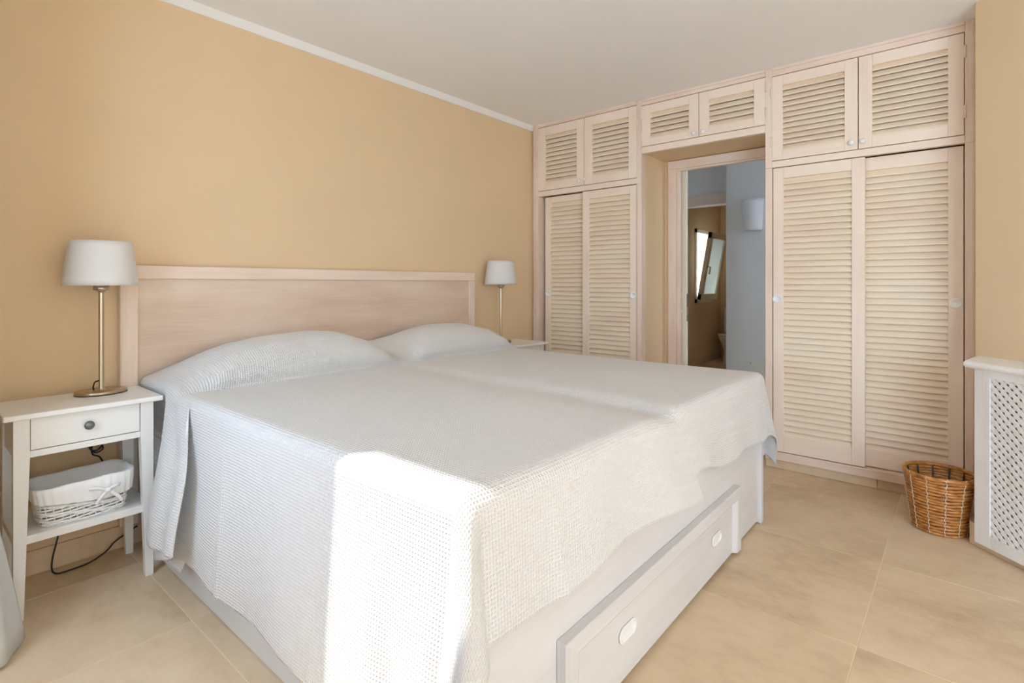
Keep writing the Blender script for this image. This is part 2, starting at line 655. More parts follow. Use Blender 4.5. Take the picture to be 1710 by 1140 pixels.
bb['kind'] = 'structure'
for y0, y1 in ((0.9, 1.40), (1.403, 1.758)):
    MB().box(5.288, 5.30, y0, y1, 0, 0.09, 'floor_tile').build('tile', bb)
struct('trim_2', MB().box(5.59, 5.75, 1.62, 2.62, 1.965, 2.075, 'frame_Y', 0.004))

# bathroom window: fixed frame and a sash tilted inwards
w2 = bpy.data.objects.new('window_2', None)
link(w2)
w2['kind'] = 'structure'
mb = MB()
for b in ((bx0, bx0 + 0.05, bz0, bz1), (bx1 - 0.05, bx1, bz0, bz1), (bx0, bx1, bz0, bz0 + 0.05), (bx0, bx1, bz1 - 0.05, bz1)):
    mb.box(b[0], b[1], YBA - 0.02, YBA + 0.05, b[2], b[3], 'cream_lacquer')
mb.build('window_frame', w2)
sash = bpy.data.objects.new('sash', None)
link(sash, w2)
sash.location = (0, YBA - 0.025, bz0 + 0.05)
sash.rotation_euler = (math.radians(10), 0, 0)
hs = bz1 - bz0 - 0.09
mb = MB()
for b in ((bx0 + 0.02, bx0 + 0.10, 0, hs), (bx1 - 0.10, bx1 - 0.02, 0, hs), (bx0 + 0.02, bx1 - 0.02, 0, 0.08), (bx0 + 0.02, bx1 - 0.02, hs - 0.08, hs)):
    mb.box(b[0], b[1], -0.05, 0, b[2], b[3], 'cream_lacquer')
mb.build('sash_frame', sash)
MB().box(bx0 + 0.09, bx1 - 0.09, -0.03, -0.02, 0.07, hs - 0.07, 'frosted_glass').build('pane', sash)
mb = MB()
mb.tube([(bx0 + 0.06, -0.05, hs * .5), (bx0 + 0.06, -0.09, hs * .5), (bx0 + 0.07, -0.09, hs * .5 - 0.10)], 0.012, 'cream_plastic')
mb.build('handle', sash)
struct('window_dimmer_wall', MB().box(5.5, 10.5, 4.2, 4.35, -0.1, 3.2, 'added_exterior'))  # unseen wall added to dim the bathroom window
struct('bounce_ground', MB().box(-12, 9, -14, YB - 0.0, -0.2, -0.09, 'added_exterior').box(-12, XL_OUT, YB, 9, -0.2, -0.09, 'added_exterior'))  # unseen pale ground added to bounce daylight up to the ceiling

portal('window_left_offscreen', (XL_IN - 0.02, (WY0 + WY1) / 2, (WZ + 0.58) / 2), (1, 0, 0), WY1 - WY0, WZ - 0.58)
portal('portal_added_side', (XL_IN - 0.02, -2.1, WZ / 2), (1, 0, 0), 2.3, WZ)  # sky portal in the rear opening, added to brighten wardrobe and foot
portal('portal_added_corridor', (4.67, -1.58, 1.55), (0, 1, 0), 0.9, 1.3)  # sky portal in the opening added at the corridor end

# ------------------------------------------------------------------ pocket door of the room
d1 = bpy.data.objects.new('door_1', None)
link(d1)
d1['kind'] = 'structure'
mb = MB()
mb.box(XD - 0.025, XD + 0.001, 1.672, 1.739, 0, 2.0145, 'frame_Z', 0.003)
mb.box(XD - 0.018, XD + 0.002, 1.645, 1.6715, 0, 1.9995, 'frame_Z', 0.003)
mb.build('casing', d1)
mb = MB()
mb.box(XD - 0.025, XD + 0.001, 0.937, 1.739, 2.015, 2.078, 'frame_Y', 0.004)
mb.box(XD - 0.018, XD + 0.02, 0.937, 1.6715, 2.000, 2.0145, 'frame_Y', 0.003)
mb.build('casing', d1)
leaf = MB().box(XD + 0.032, XD + 0.066, 1.617, 2.45, 0.01, 2.03, 'cream_lacquer', 0.003).build('door_leaf', d1)
# round flush pull, keyhole plate, lock face plate
mb = MB()
mb.lathe([(0.0, -0.001), (0.018, -0.001), (0.021, -0.004), (0.028, -0.005), (0.030, 0.002)], 'cream_plastic', 24, axis='X', c=(XD + 0.032, 1.668, 1.085))
mb.build('flush_pull', leaf)
mb = MB()
mb.lathe([(0.0, -0.003), (0.021, -0.003), (0.024, 0.002)], 'cream_plastic', 24, axis='X', c=(XD + 0.031, 1.668, 0.92))
mb.box(XD + 0.026, XD + 0.0275, 1.665, 1.671, 0.905, 0.93, 'brass')
mb.build('keyhole_plate', leaf)
mb = MB()
mb.box(XD + 0.040, XD + 0.060, 1.6145, 1.6175, 0.85, 1.06, 'grey_metal')
mb.box(XD + 0.042, XD + 0.058, 1.6135, 1.6150, 0.90, 0.96, 'brass')
mb.build('lock_plate', leaf)


# ------------------------------------------------------------------ louvred joinery
def slat_mesh(L, pitch, depth, lap=1.09, key='slat_Y'):
    """one louvre: runs along Y, centred on the origin; lower edge towards -X (the room)"""
    h = pitch * lap / 2
    d = depth / 2
    t = 0.0045
    dx, dz = -d, -h
    ln = math.hypot(dx, dz)
    ux, uz = dx / ln, dz / ln
    nx, nz = -uz, ux
    poly = [(-ux * ln + nx * t * .8, -uz * ln + nz * t * .8), (-ux * ln - nx * t * .8, -uz * ln - nz * t * .8),
            (ux * (ln - t) - nx * t, uz * (ln - t) - nz * t), (ux * ln - nx * t * .35, uz * ln - nz * t * .35),
            (ux * ln + nx * t * .35, uz * ln + nz * t * .35), (ux * (ln - t) + nx * t, uz * (ln - t) + nz * t)]
    mb = MB()
    mb.prism(poly, 'Y', -L / 2, L / 2, key)
    return mb.mesh('slat')


def louvred_door(name, parent, x, y0, y1, z0, z1, stile_hi, stile_lo, rail_top, rail_bot, n, th=0.033):
    """leaf with front face at x; y1 > y0; stile_hi is the stile at y1"""
    mb = MB()
    bv = 0.002
    mb.box(x, x + th, y1 - stile_hi, y1, z0, z1, 'ward_Z', bv)
    mb.box(x, x + th, y0, y0 + stile_lo, z0, z1, 'ward_Z', bv)
    mb.box(x + 0.0006, x + th, y0 + stile_lo, y1 - stile_hi, z0, z0 + rail_bot, 'ward_Y', bv)
    mb.box(x + 0.0006, x + th, y0 + stile_lo, y1 - stile_hi, z1 - rail_top, z1, 'ward_Y', bv)
    door = mb.build(name, parent)
    a, b = z0 + rail_bot, z1 - rail_top
    p = (b - a) / n
    me = slat_mesh(y1 - y0 - stile_hi - stile_lo + 0.002, p, 0.0225, 1.09 if z1 - z0 > 1 else 0.98)
    yc = (y0 + stile_lo + y1 - stile_hi) / 2
    for k in range(n):
        inst('slat', me, door, (x + 0.0155, yc, a + p * (k + 0.5)), (0, random.uniform(-.012, .012), random.uniform(-.002, .002)))
    return door


_k = MB()
_k.lathe([(0.0, -0.020), (0.010, -0.0185), (0.0145, -0.013), (0.0145, -0.009), (0.009, -0.005), (0.007, 0.002)], 'white_plastic', 20, axis='X')
KNOB = _k.mesh('knob')
_k = MB()
_k.tube([(0, 0, -0.032), (0, 0, 0.032)], 0.0055, 'hinge_metal', 8)
_k.tube([(0, 0, -0.001), (0, 0, 0.001)], 0.0060, 'hinge_metal', 8)
HINGE = _k.mesh('hinge')
_k = MB()
_k.lathe([(0.0, -0.0012), (0.017, -0.0012), (0.020, -0.0045), (0.026, -0.0050), (0.0285, 0.001)], 'white_plastic', 24, axis='X')
PULL = _k.mesh('flush_pull')


def pull_disc(parent, x, y, z):
    inst('flush_pull', PULL, parent, (x, y, z))


def cavity(mb, y0, y1, z0, z1, x0, x1=XD):
    """carcass open to the front"""
    t = 0.012
    mb.box(x1 - t, x1, y0, y1, z0, z1, 'ward_Z')
    mb.box(x0, x1 - t, y0, y0 + t, z0, z1, 'ward_Z')
    mb.box(x0, x1 - t, y1 - t, y1, z0, z1, 'ward_Z')
    mb.box(x0, x1 - t, y0 + t, y1 - t, z0, z0 + t, 'ward_Y')
    mb.box(x0, x1 - t, y0 + t, y1 - t, z1 - t, z1, 'ward_Y')


def overhead(label, y0, y1, z0, z1, ztop, zrail, ymid, lou, n, hinge_z, knobs, rail_y, stiles):
    """y0<y1 edges of the pair of doors; rail below down to zrail; cornice up to ztop"""
    t = thing('overhead_cabinet', label, 'cabinet', (0, 0, 0), group='overhead cabinets')
    mb = MB()
    cavity(mb, y0 + 0.001, y1 - 0.001, z0 - 0.01, z1 + 0.015, XF + 0.032)
    mb.build('carcass', t)
    ry0, ry1 = rail_y
    mb = MB()
    mb.box(XF, XF + 0.032, ry0, ry1, zrail, z0 - 0.004, 'ward_Y', 0.002)
    mb.build('bottom_rail', t)
    mb = MB()
    mb.box(XF - 0.002, XF + 0.032, ry0, ry1, z1 + 0.004, ztop, 'frame_Y', 0.002)
    mb.box(XF - 0.010, XF + 0.02, ry0, ry1, ztop - 0.016, ztop + 0.001, 'frame_Y', 0.003)
    mb.build('cornice', t)
    for (a, b, x0, x1) in stiles:
        mb = MB()
        mb.box(x0, x1, a, b, zrail, ztop, 'frame_Z', 0.002)
        mb.build('stile', t)
    gp = 0.002
    for (a, b, l0, l1) in ((ymid + gp, y1, lou[0], lou[1]), (y0, ymid - gp, lou[2], lou[3])):
        d = louvred_door('cabinet_door', t, XF - 0.001, a, b, z0, z1, b - l0, l1 - a, z1 - lou[4], lou[5] - z0, n)
        outer = b if a > ymid else a
        kn = knobs[0] if a > ymid else knobs[1]
        inst('knob', KNOB, d, (XF - 0.001, kn, knobs[2]))
        for hz in hinge_z:
            inst('hinge', HINGE, d, (XF - 0.003, outer + (0.004 if outer == b else -0.004), hz))
    return t


overhead('louvred overhead cabinet pair beside the headboard wall, over the narrow sliding doors', 1.809, 2.711, 1.911, 2.435, ZC, 1.866, 2.260,
         (2.641, 2.331, 2.188, 1.877, 2.366, 1.969), 11, (2.31, 2.05), (2.305, 2.247, 1.951), (1.809, 2.711),
         [(2.711, 2.753, XF - 0.002, XF + 0.10), (2.753, 2.7815, XF + 0.012, XF + 0.10), (2.7415, 2.752, XF - 0.012, XF - 0.001), (1.772, 1.809, XF - 0.002, XF + 0.065)])
overhead('short louvred overhead cabinet pair above the open doorway', 0.936, 1.771, 2.128, 2.42, ZC, 2.078, 1.354,
         (1.704, 1.424, 1.286, 1.005, 2.360, 2.178), 5, (2.36, 2.20), (1.387, 1.325, 2.155), (0.937, 1.771), [])
overhead('large louvred overhead cabinet pair over the sliding doors behind the wicker bin', -0.005, 0.897, 1.896, 2.411, ZC, 1.853, 0.449,
         (0.838, 0.515, 0.383, 0.058, 2.350, 1.955), 12, (2.315, 2.01), (0.482, 0.426, 1.9345), (-0.008, 0.897),
         [(0.897, 0.936, XF - 0.002, XF + 0.065), (-0.040, -0.008, XF - 0.002, XF + 0.10), (-0.0449, -0.0405, XF - 0.012, XF + 0.05), (-0.0405, -0.032, XF - 0.012, XF - 0.0025)])


def wardrobe(label, yl0, yl1, yr0, yr1, xl, xr, ztop, louv_l, louv_r, posts, zr, pulls):
    """two sliding leaves: (yl0,yl1) the one at larger y, (yr0,yr1) the other"""
    t = thing('sliding_wardrobe', label, 'wardrobe', (0, 0, 0), group='sliding louvred wardrobes')
    lo, hi = min(yr0, yl0), max(yl1, yr1)
    mb = MB()
    cavity(mb, lo - 0.012, hi + 0.03, 0.057, zr - 0.002, XF + 0.085)
    mb.build('carcass', t)
    for (a, b, x0, x1, z1, xd) in posts:
        mb = MB()
        mb.box(x0, x1, a, b, 0.057, zr - 0.001, 'frame_Z', 0.002)
        mb.build('post', t)
    mb = MB()
    mb.box(XF + 0.002, XF + 0.10, lo - 0.004, hi + 0.03, 0.057, 0.107, 'frame_Y', 0.004)
    mb.build('bottom_rail', t)
    dl = louvred_door('sliding_door', t, xl, yl0, yl1, 0.112, ztop, yl1 - louv_l[0], louv_l[1] - yl0, ztop - louv_l[2], louv_l[3] - 0.112, 44)
    dr = louvred_door('sliding_door', t, xr, yr0, yr1, 0.112, ztop, yr1 - louv_r[0], louv_r[1] - yr0, ztop - louv_r[2], louv_r[3] - 0.112, 44)
    pull_disc(dl, xl, pulls[0][0], pulls[0][1])
    pull_disc(dr, xr, pulls[1][0], pulls[1][1])
    return t


wardrobe('narrow sliding louvred wardrobe in the corner behind the bedside lamp', 2.24, 2.673, 1.815, 2.280, XF + 0.045, XF + 0.006, 1.860,
         (2.617, 2.298, 1.810, 0.206), (2.219, 1.870, 1.800, 0.206),
         [(2.711, 2.753, XF - 0.002, XF + 0.10, ZC, 0), (2.753, 2.7815, XF + 0.012, XF + 0.10, ZC, 0), (2.7415, 2.752, XF - 0.012, XF - 0.0025, ZC, 0), (1.772, 1.809, XF - 0.002, XF + 0.065, ZC, 0)], 1.866,
         ((2.645, 1.057), (1.841, 1.053)))
wardrobe('wide sliding louvred wardrobe behind the brown wicker bin', 0.418, 0.892, -0.003, 0.45, XF + 0.004, XF + 0.043, 1.848,
         (0.834, 0.481, 1.782, 0.207), (0.42, 0.059, 1.775, 0.204),
         [(0.897, 0.936, XF - 0.002, XF + 0.065, ZC, 0), (-0.040, -0.008, XF - 0.002, XF + 0.10, ZC, 0), (-0.0449, -0.0405, XF - 0.012, XF + 0.05, ZC, 0), (-0.0405, -0.032, XF - 0.012, XF - 0.0025, ZC, 0)], 1.853,
         ((0.868, 1.045), (0.028, 1.037)))

# ------------------------------------------------------------------ bed
bed = thing('bed', 'whitewashed double bed base with foot drawer and pale wooden headboard', 'bed', (1.72, 1.75, 0))


def bedpart(name, mb, parent=None):
    o = mb.build(name)
    o.parent = parent or bed
    if parent is None:
        o.location = (-1.72, -1.75, 0)
    return o


BX0, BX1, BY0 = 0.735, 2.717, 0.745
bedpart('side_panel', MB().box(BX0, BX0 + 0.03, BY0 + 0.03, 2.66, 0.002, 0.5, 'bedwood_Y', 0.003))
bedpart('side_panel', MB().box(BX1 - 0.03, BX1, BY0 + 0.03, 2.66, 0.002, 0.5, 'bedwood_Y', 0.003))
bedpart('foot_panel', MB().box(BX0, BX1, BY0, BY0 + 0.028, 0.012, 0.57, 'bedwood_X', 0.003))
bedpart('corner_post', MB().box(2.683, BX1 + 0.001, BY0 - 0.018, BY0 + 0.03, 0.002, 0.57, 'bedwood_Z', 0.005))
bedpart('corner_post', MB().box(BX0 - 0.001, 0.769, BY0 - 0.018, BY0 + 0.03, 0.002, 0.57, 'bedwood_Z', 0.005))
bedpart('slatted_deck', MB().box(BX0 + 0.03, BX1 - 0.03, BY0 + 0.03, 2.66, 0.46, 0.5, 'bedwood_X'))
# drawer
dz0, dz1, dx0, dx1, dy = 0.018, 0.283, 1.043, 2.345, BY0
mb = MB()
mb.box(dx0, dx1, dy - 0.012, dy - 0.0005, dz0, dz1, 'bedwood_X', 0.002)
drawer = bedpart('drawer', mb)


prof = [(0.0, 0.011), (0.0, 0.027), (0.04, 0.030), (0.70, 0.030), (0.82, 0.026), (1.0, 0.011)]   # (share of width, depth)
wl, wt, wr = 0.072, 0.060, 0.062
for side in range(3):
    mb = MB()
    vs, q = [], []
    for (f, dpt) in prof:
        y = dy - dpt
        cl, ct, cr = dx0 + f * wl, dz1 - f * wt, dx1 - f * wr
        a_, b_ = (((cl, y, dz0), (cl, y, ct)), ((cl, y, ct), (cr, y, ct)), ((cr, y, ct), (cr, y, dz0)))[side]
        vs += [a_, b_]
    n = len(prof)
    for k in range(n):
        k2 = (k + 1) % n
        q.append((2 * k, 2 * k + 1, 2 * k2 + 1, 2 * k2))
    q += [tuple(range(0, 2 * n, 2)), tuple(range(1, 2 * n, 2))]
    mb.faces(vs, q, 'bedwood_X' if side == 1 else 'bedwood_Z')
    bedpart('moulding', mb, drawer)


def stadium(w, h, n=10):
    r = h / 2
    pts = []
    for k in range(n + 1):
        a = -PI / 2 + PI * k / n
        pts.append((w / 2 - r + r * math.cos(a), r * math.sin(a)))
    for k in range(n + 1):
        a = PI / 2 + PI * k / n
        pts.append((-w / 2 + r + r * math.cos(a), r * math.sin(a)))
    return pts


def cup_handle(xc, zc):
    mb = MB()
    rings = [(1.0, -0.0135), (1.0, -0.017), (0.94, -0.0185), (0.72, -0.0185), (0.66, -0.0165), (0.62, -0.0125)]
    verts, quads = [], []
    base = stadium(0.1, 0.046)
    n = len(base)
    for (s, y) in rings:
        off = (1 - s) * 0.023
        for p in stadium(0.1 - 2 * off, 0.046 - 2 * off):
            verts.append((xc + p[0], dy + y, zc + p[1]))
    for i in range(len(rings) - 1):
        for k in range(n):
            quads.append((i * n + k, i * n + (k + 1) % n, (i + 1) * n + (k + 1) % n, (i + 1) * n + k))
    quads.append(tuple(range((len(rings) - 1) * n, len(rings) * n)))
    mb.faces(verts, quads, 'white_plastic')
    return mb


bedpart('handle', cup_handle(1.375, 0.147), drawer)
bedpart('handle', cup_handle(2.095, 0.147), drawer)
# headboard
hb = bedpart('headboard', MB().box(0.70, 2.76, 2.746, 2.772, 0.10, 1.165, 'head_X'))
fr = MB()
bedpart('headboard_stile', MB().box(0.648, 0.714, 2.735, 2.774, 0.10, 1.160, 'frame_Z', 0.004), hb)
bedpart('headboard_stile', MB().box(2.750, 2.806, 2.735, 2.774, 0.10, 1.160, 'frame_Z', 0.004), hb)
bedpart('headboard_rail', MB().box(0.648, 2.806, 2.734, 2.774, 1.160, 1.219, 'frame_X', 0.004), hb)

for x0, x1, lb in ((0.745, 1.712, 'mattress under the bedspread beside the bedside table with the wicker basket'),
                   (1.728, 2.707, 'mattress under the bedspread on the side by the wardrobe')):
    mb = MB()
    mb.box(x0, x1, 0.775, 2.66, 0.502, 0.690, 'mattress_fabric', 0.03)
    o = mb.build('mattress')
    tag(o, lb, 'mattress')

# ------------------------------------------------------------------ waffle bedspread (one continuous draped cloth)
T, RR = 0.722, 0.040
CXL, CXR, CYF = 0.712, 2.738, 0.722
LF = 0.318
YCREASE = 2.25


def sm(a, b, x):
    t = (x - a) / (b - a)
    t = 0.0 if t < 0 else 1.0 if t > 1 else t
    return t * t * (3 - 2 * t)


def roll(o):
    q = RR * PI / 2
    if o < q:
        return RR * math.sin(o / RR), RR * (1 - math.cos(o / RR))
    return RR, RR + (o - q)


pill_x = [0.60, 0.70, 0.76, 0.83, 0.92, 1.02, 1.15, 1.33, 1.48, 1.58, 1.66, 1.74, 1.79, 1.85, 1.94, 2.05, 2.20, 2.38, 2.52, 2.62, 2.69, 2.74, 2.9]
pill_h = [0.0, 0.0, 0.035, 0.075, 0.128, 0.160, 0.180, 0.184, 0.170, 0.140, 0.100, 0.050, 0.030, 0.060, 0.115, 0.155, 0.175, 0.165, 0.138, 0.095, 0.05, 0.0, 0.0]
prof_t = np.array([0, .10, .24, .40, .56, .78, 1.0])
prof_y = np.array([0.004, -0.010, 0.004, 0.075, 0.20, 0.34, 0.465])
prof_z = np.array([-0.03, .26, .62, .90, 1.0, .90, .66])

# rows in d (flattened lengthways coordinate) and columns in c (flattened crossways)
FOLD0, FOLDN, FOLDS = 2.110, 14, 0.0012
top_rows = np.concatenate([np.linspace(CYF + RR, FOLD0, 110), FOLD0 + FOLDS * np.arange(1, FOLDN + 1), np.linspace(FOLD0 + FOLDS * FOLDN, YCREASE, 12)[1:]])
pill_t = np.linspace(0, 1, 46)[1:]
foot_rows = np.linspace(1, 0, 46)[:-1]          # fraction of foot overhang, hem first
side_l = np.linspace(1, 0, 66)[:-1]
mid = np.sort(np.concatenate([np.linspace(CXL + RR, CXR - RR, 120), 1.70 + np.array([-0.012, -0.006, -0.002, 0.002, 0.006, 0.014])]))
side_r = np.linspace(0, 1, 34)[1:]

rowsN = len(foot_rows) + len(top_rows) + len(pill_t)
colsN = len(side_l) + len(mid) + len(side_r)
V = np.zeros((rowsN, colsN, 3))
UV = np.zeros((rowsN, colsN, 2))
rng = np.random.RandomState(3)


WOB = {}


def wob(x, seed, amp, f):
    if seed not in WOB:
        r = random.Random(seed)
        WOB[seed] = [(0.8 + 0.4 * r.random(), r.random() * 6.28) for _ in range(4)]
    return amp * sum(math.sin(x * f * (k + 1) * w + p) / (k + 1) for k, (w, p) in enumerate(WOB[seed]))


for i in range(rowsN):
    if i < len(foot_rows):
        b = LF * foot_rows[i]
        d = CYF + RR - b
        tp = None
    elif i < len(foot_rows) + len(top_rows):
        d = top_rows[i - len(foot_rows)]
        b = 0.0
        tp = None
    else:
        tp = pill_t[i - len(foot_rows) - len(top_rows)]
        d = YCREASE + 0.47 * tp
        b = 0.0
    for j in range(colsN):
        a = e = 0.0
        if j < len(side_l):
            hemz = 0.130 + 0.012 * math.sin(d * 9 + 1) + 0.012 * math.sin(d * 4.1)
            if d > FOLD0 + 0.0001:
                pp = (d - FOLD0) / (FOLDS * FOLDN)
                hemz = 0.10 if pp < 0.55 else 0.10 + 0.12 * (pp - 0.55) / 0.45
                if pp > 1:
                    hemz = 0.225 - 0.22 * (d - 2.13)
            L = (T - RR - hemz) + RR * PI / 2
            a = L * side_l[j]
            c = CXL + RR - a
        elif j < len(side_l) + len(mid):
            c = mid[j - len(side_l)]
        else:
            e = 0.46 * side_r[j - len(side_l) - len(mid)]
            c = CXR - RR + e
        cx = min(max(c, CXL + RR), CXR - RR)
        yb = max(d, CYF + RR)
        # ---- top surface
        X, Y, Z = cx, yb, T
        Z += wob(cx * 1.0 + yb * 0.6, 5, 0.0012, 3) + wob(yb, 8, 0.001, 4)
        Z -= 0.010 * (1 - sm(2.35, 2.70, cx)) * 0 + 0.008 * sm(2.3, 2.7, cx)
        # seam between the mattresses: sags, then climbs on the far side
        gx = cx - 1.70
        sag = 0.020 * math.exp(-(gx / 0.11) ** 2) if gx < 0 else 0.020 * (1 - sm(-0.01, 0.09, gx))
        sag *= 0.45 + 0.55 * (1 - sm(0.8, 2.2, yb))
        Z -= sag
        X += (0.02 - 0.05 * (1 - sm(0.72, 1.25, yb))) * math.exp(-(gx / 0.18) ** 2)
        if tp is not None:
            h = np.interp(cx, pill_x, pill_h)
            py = np.interp(tp, prof_t, prof_y)
            pz = np.interp(tp, prof_t, prof_z)
            k = min(1.0, h / 0.10)
            Y = YCREASE + (py * k + (0.465 * tp) * (1 - k))
            hh = h
            # back of the pillows pushes the valley up
            vb = 0.045 * sm(0.35, 0.9, tp) * math.exp(-((cx - 1.79) / 0.13) ** 2)
            Z += pz * hh + vb + wob(cx * 2 + tp, 11, 0.002, 3) * pz * k
        else:
            Z -= 0.010 * sm(YCREASE - 0.03, YCREASE, d) * min(1, np.interp(cx, pill_x, pill_h) / 0.08)
        # ---- hanging parts
        rho = 0.0
        if a > 0 and b > 0 or e > 0 and b > 0:
            o = a if a > 0 else e
            sx = -1 if a > 0 else 1
            rho = math.hypot(o, b)
            th = math.atan2(b, o)
            hz, dp = roll(rho)
            w = math.sin(2 * th)
            flare = (0.30 if a > 0 else 0.15) * max(0.0, rho - 0.05) * w ** 1.5
            R = hz + flare
            X += sx * R * math.cos(th)
            Y -= R * math.sin(th)
            Z -= dp * (1 - 0.10 * w) if a > 0 else dp * (1 - 0.16 * w)
            # carry the offsets of the two neighbouring faces into the corner
            ct, st = math.cos(th) ** 2, math.sin(th) ** 2
            if a > 0:
                qa = sm(0.03, 0.6, rho)
                d0 = CYF + RR
                X -= ct * (0.022 * qa + qa * (0.006 * math.sin(d0 * 14 + 0.6) + 0.006 * math.sin(d0 * 5.3 + 2.0))
                           + 0.020 * sm(0.15, 0.6, rho) * math.exp(-((d0 - 0.80) / 0.07) ** 2))
            else:
                X += ct * (0.03 * sm(0.03, 0.5, rho) + sm(0.05, 0.4, rho) * 0.010 * math.sin((CYF + RR) * 11))
            qb = min(1.0, rho / LF)
            c0 = CXL + RR if a > 0 else CXR - RR
            Y -= st * qb * (0.012 + 0.006 * math.sin(c0 * 17 + 1.0) + 0.004 * math.sin(c0 * 7.1))
            Z += st * qb * (0.012 * math.sin(c0 * 4.2 + 0.4) + 0.006 * math.sin(c0 * 11))
            # secondary folds beside the corner
            X += sx * 0.010 * sm(0.1, 0.4, rho) * math.sin(th * 9) * w
        elif a > 0:
            hz, dp = roll(a)
            X -= hz
            Z -= dp
            q = sm(0.03, 0.6, a)
            X -= 0.022 * q
            # soft vertical folds
            X -= q * (0.006 * math.sin(d * 14 + 0.6) + 0.006 * math.sin(d * 5.3 + 2.0)) * (1 - sm(2.0, 2.1, d))
            # pressed crease
            X -= 0.006 * sm(0.05, 0.25, a) * math.exp(-((d - 1.80 - 0.05 * a) / 0.012) ** 2)
            # folds fanning from the foot corner
            fc = 1.02 - 0.30 * (a - 0.2)
            X -= 0.020 * sm(0.15, 0.6, a) * math.exp(-((d - 0.80) / 0.07) ** 2)
            X += 0.016 * sm(0.18, 0.6, a) * math.exp(-((d - (0.99 - 0.12 * a)) / 0.045) ** 2)
            # flap of the pillow end, folded forward over the side
            if FOLD0 + 0.0001 < d < FOLD0 + FOLDS * FOLDN - 0.0001:
                pp = (d - FOLD0) / (FOLDS * FOLDN)
                rp = sm(0.02, 0.30, a)
                xo = 0.040 * sm(0.0, 0.30, a) + 0.030 * sm(0.2, 0.55, a)
                if pp < 0.5:
                    Y += 0.24 * rp * (pp / 0.5)
                    X -= xo * 0.25 * (pp / 0.5)
                else:
                    k = (pp - 0.5) / 0.5
                    Y += rp * (0.24 + (-0.115 - 0.24) * k)
                    X -= xo * (0.25 + 0.75 * k ** 0.6)
            elif d > FOLD0 + FOLDS * FOLDN - 0.001:
                rp = sm(0.02, 0.30, a)
                fall = 1 - sm(2.25, 2.55, d)
                Y -= 0.115 * rp * fall
                out = 1 - sm(2.395, 2.47, d)
                X -= (0.040 * sm(0.0, 0.30, a) + 0.030 * sm(0.2, 0.55, a)) * out + 0.008 * math.sin((d - 2.13) * 38) * rp * out
                X += 0.035 * (1 - out) * sm(0.03, 0.15, a)
        elif e > 0:
            hz, dp = roll(e)
            X += hz + 0.03 * sm(0.03, 0.5, e)
            Z -= dp
            X += sm(0.05, 0.4, e) * 0.010 * math.sin(d * 11)
        elif b > 0:
            hz, dp = roll(b)
            Y -= hz
            Z -= dp
            q = b / LF
            Y -= 0.012 * q + q * (0.006 * math.sin(c * 17 + 1.0) + 0.004 * math.sin(c * 7.1))
            # hem runs uneven; pleat over the seam
            Z += q * (0.012 * math.sin(c * 4.2 + 0.4) + 0.006 * math.sin(c * 11))
            X += 0.15 * q * math.exp(-(gx / 0.30) ** 2)
            if gx < 0:
                Y -= 0.040 * q * sm(-0.42, 0.0, gx)
                Z -= 0.018 * q * sm(-0.30, 0.0, gx)
            else:
                Y += 0.000
                Z += 0.035 * q * (1 - sm(0.0, 0.4, gx))
            X -= 0.0
            # small dart further left
            Y -= 0.010 * q * math.exp(-((c - 0.98 - 0.05 * q) / 0.02) ** 2)
        V[i, j] = (X, Y, Z)
        UV[i, j] = (c, d if tp is None else YCREASE + 0.62 * tp)

verts = V.reshape(-1, 3).tolist()
quads = []
for i in range(rowsN - 1):
    o = i * colsN
    for j in range(colsN - 1):
        quads.append((o + j, o + j + 1, o + colsN + j + 1, o + colsN + j))
me = bpy.data.meshes.new('bedspread')
me.from_pydata(verts, [], quads)
uvl = me.uv_layers.new(name='UVMap')
flat = UV.reshape(-1, 2)
li = np.zeros(len(me.loops), dtype=np.int32)
me.loops.foreach_get('vertex_index', li)
uvl.data.foreach_set('uv', flat[li].ravel())
me.polygons.foreach_set('use_smooth', [True] * len(me.polygons))
me.materials.append(mat('waffle_cotton'))
me.update()
spread = bpy.data.objects.new('bedspread', me)
link(spread)
tag(spread, 'white waffle-weave bedspread draped over the bed and two pillow mounds', 'bedspread')
md = spread.modifiers.new('thickness', 'SOLIDIFY')
md.thickness = 0.0035
md.offset = -1


